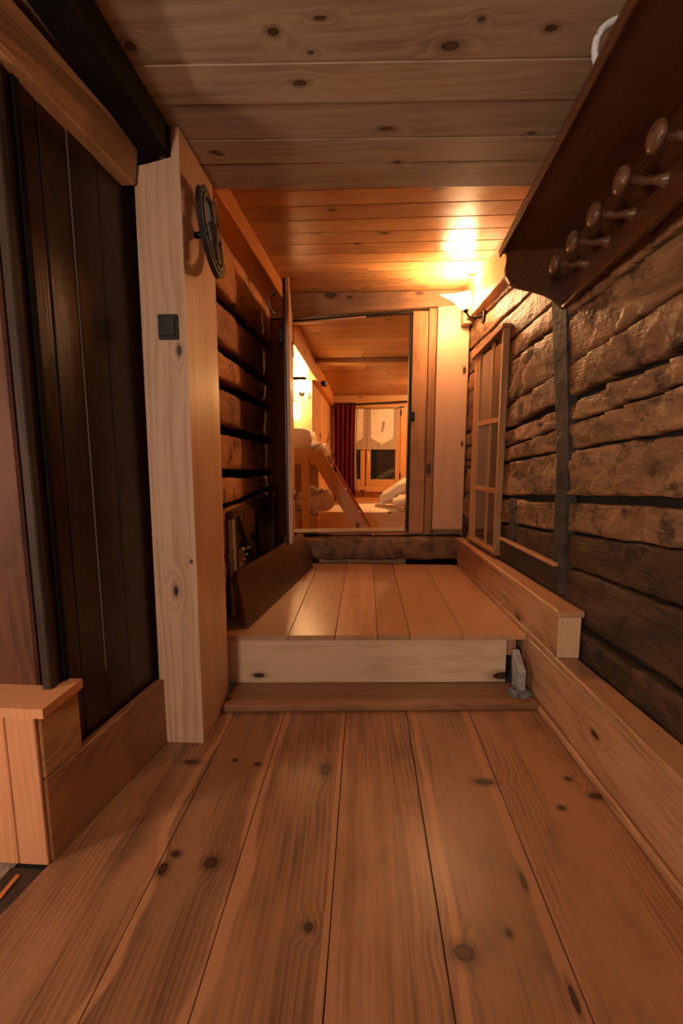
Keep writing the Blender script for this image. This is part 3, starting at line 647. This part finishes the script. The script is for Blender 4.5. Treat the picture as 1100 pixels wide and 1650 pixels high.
# ---- wall lamp
SH = (-.117, -.028, .018)
lm = empty('wall_lamp', 'lit white tulip wall lamp with a black bracket on the right wall', 'lamp', (.699, 2.728, 1.81))
box('wall_plate', -.016, -.004, -.022, .022, -.035, .030, 'iron', lm, .003)
tube('arm', spline([(-.014, 0, .0), (-.035, -.005, -.008), (-.070, -.015, -.012), (-.098, -.024, -.008), SH], 6), .006, 'iron', lm, 8)
tube('scroll', spline([(-.016, 0, .018), (-.040, -.003, .014), (-.055, -.006, .002), (-.062, -.006, -.014), (-.050, -.004, -.022)], 6), .0032, 'iron', lm, 6)
sb = Vector(SH); sd = Vector((-.22, -.03, 1.0)).normalized()
lathe('cup', sb - sd * .008, sd, [(0, .006), (.010, .015), (.022, .017), (.026, .012)], 'iron', lm, 12)
bm = bmesh.new(); rings = []; a_, b_ = frame_of(sd); lean = Vector((-1, -.15, 0)); lean = (lean - sd * lean.dot(sd)).normalized(); side = sd.cross(lean)
for i in range(13):
    t = i / 12; rad = .012 + .030 * math.sin(min(1, t * 1.7) * math.pi / 2) ** .8; rr = []
    for k in range(24):
        a = 2 * math.pi * k / 24; f = max(0, math.cos(a)) ** 6
        hgt = .010 + .088 * t
        off = lean * (rad * math.cos(a) + f * .092 * t ** 3.2) + side * rad * math.sin(a) * (1 - .25 * f * t) + sd * (hgt + f * .020 * t ** 5)
        rr.append(bm.verts.new(sb + off))
    rings.append(rr)
for i in range(12):
    for k in range(24): bm.faces.new((rings[i][k], rings[i][(k + 1) % 24], rings[i + 1][(k + 1) % 24], rings[i + 1][k]))
bm.faces.new(rings[0]); tsh = from_bm('tulip_shade', bm, 'shade', lm, True)
lathe('bulb', sb + sd * .030, sd, [(0, .008), (.012, .011), (.028, .016), (.040, .015), (.048, .008), (.050, .002)], 'bulb', tsh, 12)

# ================================================================== BEDROOM
fb = empty('floor.001', 'pine plank floor of the bedroom beyond the doorway', 'floor', kind='structure')
for i in range(14): box('plank', -1.75 + i * .25, -1.75 + i * .25 + .248, 3.10, 7.3, -.03, 0, 'hidden_pine', fb, 0)
cb = empty('ceiling.002', 'warm pine board ceiling of the bedroom', 'ceiling', kind='structure')
y = 3.16
while y < 7.2:
    wd = .19; s_ = random.uniform(-.1, .5)
    box('board', -1.75, s_, y, y + wd - .002, 1.952, 1.98, 'ceil_bed', cb, .003); box('board', s_ + .002, 1.75, y, y + wd - .002, 1.952, 1.98, 'ceil_bed', cb, .003); y += wd
box('cross_beam', -.52, 1.75, 4.46, 4.60, 1.905, 1.951, 'ceil_bed', cb, .006)
box('backing', -1.8, 1.8, 3.10, 7.3, 1.985, 2.02, 'chink', cb, 0)
wfar = empty('wall_far', 'pine clad end wall of the bedroom around the window', 'wall', kind='structure')
box('header_board', -.56, 1.75, 7.18, 7.21, 1.83, 1.95, 'bed_pine_x', wfar, .003)
for i in range(24):
    xa = -.56 + i * .10; 
    if xa > 1.7: break
    if xa + .098 < -.14 or xa > .64: box('board', xa, xa + .098, 7.185, 7.21, 0, 1.83, 'bed_wall', wfar, .003)
    else:
        box('board', xa, xa + .098, 7.185, 7.21, 0, .42, 'bed_wall', wfar, .003); box('board', xa, xa + .098, 7.185, 7.21, 1.76, 1.83, 'bed_wall', wfar, .003)
box('backing', -1.8, 1.8, 7.24, 7.30, 0, 2.0, 'bed_wall', wfar, 0)
wbl = empty('wall_bedroom_left', 'pine board wall on the left of the bedroom behind the bunk', 'wall', kind='structure')
for i in range(13): box('board', -.60, -.56, 4.62 + i * .2, 4.62 + i * .2 + .198, 0, 1.77, 'bed_wall', wbl, .002)
for i in range(12): box('board', -1.75 + i * .1, -1.75 + i * .1 + .098, 4.60, 4.63, 0, 1.77, 'bed_wall', wbl, .002)
box('outer_wall', -1.80, -1.75, 3.10, 7.24, 0, 2.0, 'hidden_pine', wbl, 0)
wbr = empty('wall_bedroom_right', 'pine board wall on the hidden right side of the bedroom', 'wall', kind='structure')
for i in range(21): box('board', 1.752, 1.79, 3.1 + i * .2, 3.1 + i * .2 + .198, 0, 2.0, 'hidden_pine', wbr, .002)
sof = empty('trim_6', 'pine boxed beam along the left of the bedroom ceiling with a white panel', 'beam', kind='structure')
box('boxed_beam', -.60, -.50, 3.17, 7.18, 1.77, 1.95, 'rail_y', sof, .004)
box('white_panel', -1.75, -.602, 3.17, 4.60, 1.80, 1.82, 'plaster', sof, 0)
lathe('spot_lamp', (-.499, 5.05, 1.705 + .10), (1, -.6, -.3), [(0, .012), (.02, .03), (.06, .034), (.062, .026)], 'iron', sof, 14)

# ---- bunk bed
bk = empty('bunk_bed', 'high pine bunk bed at the left of the bedroom', 'bunk bed', (-.50, 4.0, 0))
box('front_rail', -1.20, .01, 0, .035, .905, 1.062, 'bed_pine_x', bk, .004)
box('side_rail', -.025, .01, .036, .56, .905, 1.062, 'bed_pine_x', bk, .004)
box('slat_base', -1.20, -.026, .036, .56, .98, 1.0, 'bed_pine_x', bk, 0)
box('bed_post', -.085, -.012, -.03, -.001, 0, .96, 'bed_pine_z', bk, .004)
box('bed_post', -1.15, -1.08, -.03, -.001, 0, .96, 'bed_pine_z', bk, .004)
box('bed_post', -.05, .02, .50, .56, 0, .904, 'bed_pine_z', bk, .004)
cushion('mattress', (1.22, .54, .25), 'linen', None, (-1.095, 4.31, 1.13), (0, 0, 0), .3, .008, 3, 40, 24, 16)
tag(bpy.data.objects['mattress'], 'white bedding on the high bunk bed', 'bedding')
tag(cushion('blanket_corner', (.16, .34, .12), 'linen', None, (-.43, 4.26, 1.035), (0, math.radians(50), 0), .8, .022, 8), 'crumpled white blanket end hanging over the bunk near the ladder', 'blanket')
# ---- ladder
ld = empty('bunk_ladder', 'slanting pine ladder leaning on the bunk bed', 'ladder', (-.42, 4.0, 0))
for yy in (-.06, .40):
    bar('stringer', (-.032, yy, 1.03), (.59, yy, 0.0), (.052, 0, .030), (0, .016, 0), 'bed_pine_z', ld, .004)
for k in range(4):
    t = .16 + .22 * k; bar('rung', (-.05 + .64 * t, -.044, 1.06 - 1.06 * t), (-.05 + .64 * t, .384, 1.06 - 1.06 * t), (.045, 0, 0), (0, 0, .011), 'bed_pine_x', ld, .002)
# ---- low bed
lb = empty('low_bed', 'low pine bed with white bedding beyond the door sill', 'bed', (0, 5.0, 0))
box('front_board', -.555, .62, 0, .035, .0, .340, 'pine_x', lb, .004)
box('back_board', -.54, .62, .95, .985, .0, .36, 'bed_pine_x', lb, .004)
box('end_board', .585, .62, .036, .949, .0, .40, 'bed_pine_z', lb, .004)
box('slats', -.54, .584, .036, .949, .12, .14, 'bed_pine_x', lb, 0)
mtt = cushion('mattress', (1.1, .90, .22), 'linen', lb, (.02, .49, .25), (0, 0, 0), .3, .006, 5)
box('lower_rail', -1.20, .06, .02, .05, .29, .42, 'bed_pine_x', bk, .004)
box('lower_base', -1.20, .02, .051, .55, .33, .36, 'bed_pine_x', bk, 0)
cushion('lower_mattress', (1.2, .48, .10), 'linen_grey', bk, (-.58, .30, .41), (0, 0, 0), .3, .006, 31)
tag(cushion('duvet', (.38, .40, .20), 'linen', None, (-.50, 4.29, .545), (0, 0, .2), .9, .045, 12), 'crumpled white duvet under the high bunk, beside the ladder', 'duvet')
tag(cushion('pillow', (.52, .40, .15), 'linen', None, (.40, 5.50, .55), (0, math.radians(-33), 0), 1.0, .012, 21), 'plump white pillow leaning at the right end of the low bed', 'pillow')
tag(cushion('pillow', (.30, .34, .12), 'linen', None, (.47, 5.16, .465), (0, math.radians(-15), 0), 1.0, .012, 27), 'smaller white pillow in front, at the doorway edge of the low bed', 'pillow')

# ---- bedroom window
w2 = empty('window_2', 'pine casement window at the far end of the bedroom', 'window', (0, 7.15, 0), kind='structure')
for (a, b) in ((-.47, .0), (.018, .565)):
    box('stile', a, a + .075, 0, .04, .49, 1.745, 'bed_pine_z', w2, .004); box('stile', b - .075, b, 0, .04, .49, 1.745, 'bed_pine_z', w2, .004)
    box('rail', a + .076, b - .076, 0, .04, .49, .60, 'bed_pine_x', w2, .004); box('rail', a + .076, b - .076, 0, .04, 1.69, 1.745, 'bed_pine_x', w2, .004)
    box('pane', a + .074, b - .074, .016, .024, .598, 1.692, 'glass_night', w2, 0)
box('frame', -.55, .65, -.005, .05, 1.75, 1.80, 'bed_pine_x', w2, .004); box('frame', .57, .65, .0, .05, .42, 1.748, 'bed_pine_z', w2, .004); box('frame', -.55, -.475, .0, .05, .42, 1.748, 'bed_pine_z', w2, .004)
box('sill', -.55, .66, -.05, .05, .40, .428, 'bed_pine_x', w2, .004); box('frame', -.474, .569, .0, .05, .43, .488, 'bed_pine_x', w2, .004)
hd = box('handle', .045, .062, -.045, -.030, .90, 1.01, 'white', w2, .004); box('handle_base', .043, .066, -.030, -.001, .985, 1.02, 'white', w2, .003)
for zz in (.62, 1.62): tube('hinge', [(.57, -.006, zz), (.57, -.006, zz + .09)], .012, 'iron', w2, 8)
# blinds
def blind(x0, x1, nm, lab, emb):
    bl_ = empty(nm, lab, 'blind', ((x0 + x1) / 2, 7.125, 1.72), group='window blinds')
    h = (x1 - x0) / 2; n = 12
    cl_ = prism('cloth', [(-h, 0, 0), (h, 0, 0), (h * .97, 0, -.45), (h * .72, 0, -.48), (0, 0, -.555), (-h * .72, 0, -.48), (-h * .97, 0, -.45)], (0, -.004, 0), 'linen', bl_, 0)
    prism('sheer_back', [(-h - .06, .006, .0), (h + .06, .006, 0), (h + .06, .006, -.635), (-h - .06, .006, -.635)], (0, -.003, 0), 'sheer', bl_, 0)
    tube('rod', [(-h - .07, .0, .005), (h + .07, .0, .005)], .006, 'steel', bl_, 8)
    lathe('bobble', (0, -.002, -.556), (0, 0, -1), [(0, .004), (.012, .014), (.03, .012), (.036, .003)], 'linen', cl_, 10)
    if emb: prism('embroidery', [(-.02, -.005, -.36), (.0, -.005, -.30), (.0, -.005, -.21), (.03, -.005, -.18), (.045, -.005, -.22), (.03, -.005, -.30), (.005, -.005, -.37)], (0, -.002, 0), 'purple', cl_, 0)
    return bl_
blind(.085, .455, 'window_blind', 'white pointed blind with a lilac motif on the right window casement', True)
blind(-.40, -.03, 'window_blind', 'white pointed blind on the left casement, half behind the curtain', True)
# curtain and rod
rd = tag(tube('curtain_rod', [(-.55, 7.07, 1.775), (.78, 7.07, 1.845)], .011, 'iron', None, 10), 'thin dark curtain rod above the bedroom window', 'curtain rod')
cu = empty('curtain', 'dark red curtain gathered at the left of the bedroom window', 'curtain', (-.32, 7.06, 1.82))
def drape(name, xa, xb, zt, zb, folds, amp, m, yo=0):
    bm = bmesh.new(); nx, nz = 60, 16; g_ = []
    for j in range(nz + 1):
        t = j / nz; row = []
        for i in range(nx + 1):
            s = i / nx; X = xa + (xb - xa) * s
            X = X + (.02 - X) * .10 * math.sin(t * math.pi) + .05 * t * (1 - s) * -.3
            row.append(bm.verts.new((X, yo + amp * math.sin(s * folds * 2 * math.pi + t * .6) * (.7 + .3 * t), zt + (zb - zt) * t)))
        g_.append(row)
    for j in range(nz):
        for i in range(nx): bm.faces.new((g_[j][i], g_[j][i + 1], g_[j + 1][i + 1], g_[j + 1][i]))
    r_ = bmesh.ops.solidify(bm, geom=bm.faces[:], thickness=.004)
    return from_bm(name, bm, m, cu, True)
clo = drape('cloth', -.18, .165, 0, -1.72, 4.5, .032, 'curtain')
drape('lining', .168, .200, -.10, -1.42, .5, .01, 'lining', .0)
for k in range(5): ring('eyelet', .018, .026, -.003, .003, 'steel', clo, 16).location = (-.15 + k * .07, 0.01, -.03)
# ---- bedroom lamps
gl = empty('globe_lamp', 'glowing white globe lamp on the wall above the bunk', 'lamp', (-.66, 4.598, 1.63))
lathe('wall_rose', (0, 0, 0), (0, -1, 0), [(0, .030), (.010, .028), (.016, .012)], 'iron', gl, 14); tube('arm', [(0, -.014, 0), (0, -.05, -.005), (0, -.075, .015)], .007, 'iron', gl, 8)
bm = bmesh.new(); bmesh.ops.create_uvsphere(bm, u_segments=20, v_segments=12, radius=.058); g_ = from_bm('globe', bm, 'globe', gl, True); g_.location = (.005, -.10, .065)
ln = empty('wall_lantern', 'small glowing lantern with a black wire frame by the bunk', 'lamp', (-.735, 4.598, 1.46))
bm = bmesh.new(); add_hexa(bm, [(-.035, -.07, -.09), (.035, -.07, -.09), (.035, -.01, -.09), (-.035, -.01, -.09), (-.035, -.07, .08), (.035, -.07, .08), (.035, -.01, .08), (-.035, -.01, .08)]); bmesh.ops.bevel(bm, geom=bm.edges[:], offset=.018, segments=3, affect='EDGES', profile=.5)
lng = from_bm('glass', bm, 'lantern', ln, True)
tube('wire_frame', [(-.042, -.074, -.06), (-.030, -.074, -.098), (.030, -.074, -.098), (.042, -.074, -.06), (.042, -.074, .06), (.030, -.074, .09), (-.030, -.074, .09), (-.042, -.074, .06), (-.042, -.074, -.06)], .005, 'iron', lng, 6)
box('back_plate', -.03, .03, -.0095, -.001, -.07, .07, 'iron', ln, .003)
bc = empty('ceiling_lamp', 'round bedroom ceiling lamp out of view behind the doorway', 'lamp', (.95, 5.9, 1.95))
lathe('opal_bowl', (0, 0, -.002), (0, 0, -1), [(0, .10), (.03, .10), (.06, .08), (.075, .04), (.08, .005)], 'bedlamp', bc, 20)

# ---- lamps of the entrance room (outside the picture)
rl = empty('standing_lamp', 'standing lamp of the entrance room outside the picture on the left', 'lamp', (-2.0, -.05, 0))
lathe('base', (0, 0, 0), (0, 0, 1), [(0, .14), (.02, .13), (.03, .03)], 'iron', rl, 20); tube('pole', [(0, 0, .03), (0, 0, .96)], .012, 'iron', rl, 10)
bm = bmesh.new(); bmesh.ops.create_uvsphere(bm, u_segments=20, v_segments=12, radius=.07); g_ = from_bm('globe', bm, 'roomlamp', rl, True); g_.location = (0, 0, 1.02)
pl_ = empty('pendant_lamp', 'round pendant lamp of the entrance room behind the viewer', 'lamp', (-.78, -1.5, 1.95))
tube('cord', [(0, 0, 0), (0, 0, -.56)], .005, 'iron', pl_, 8)
bm = bmesh.new(); bmesh.ops.create_uvsphere(bm, u_segments=20, v_segments=12, radius=.10); g_ = from_bm('globe', bm, 'pendant', pl_, True); g_.location = (0, 0, -.66)
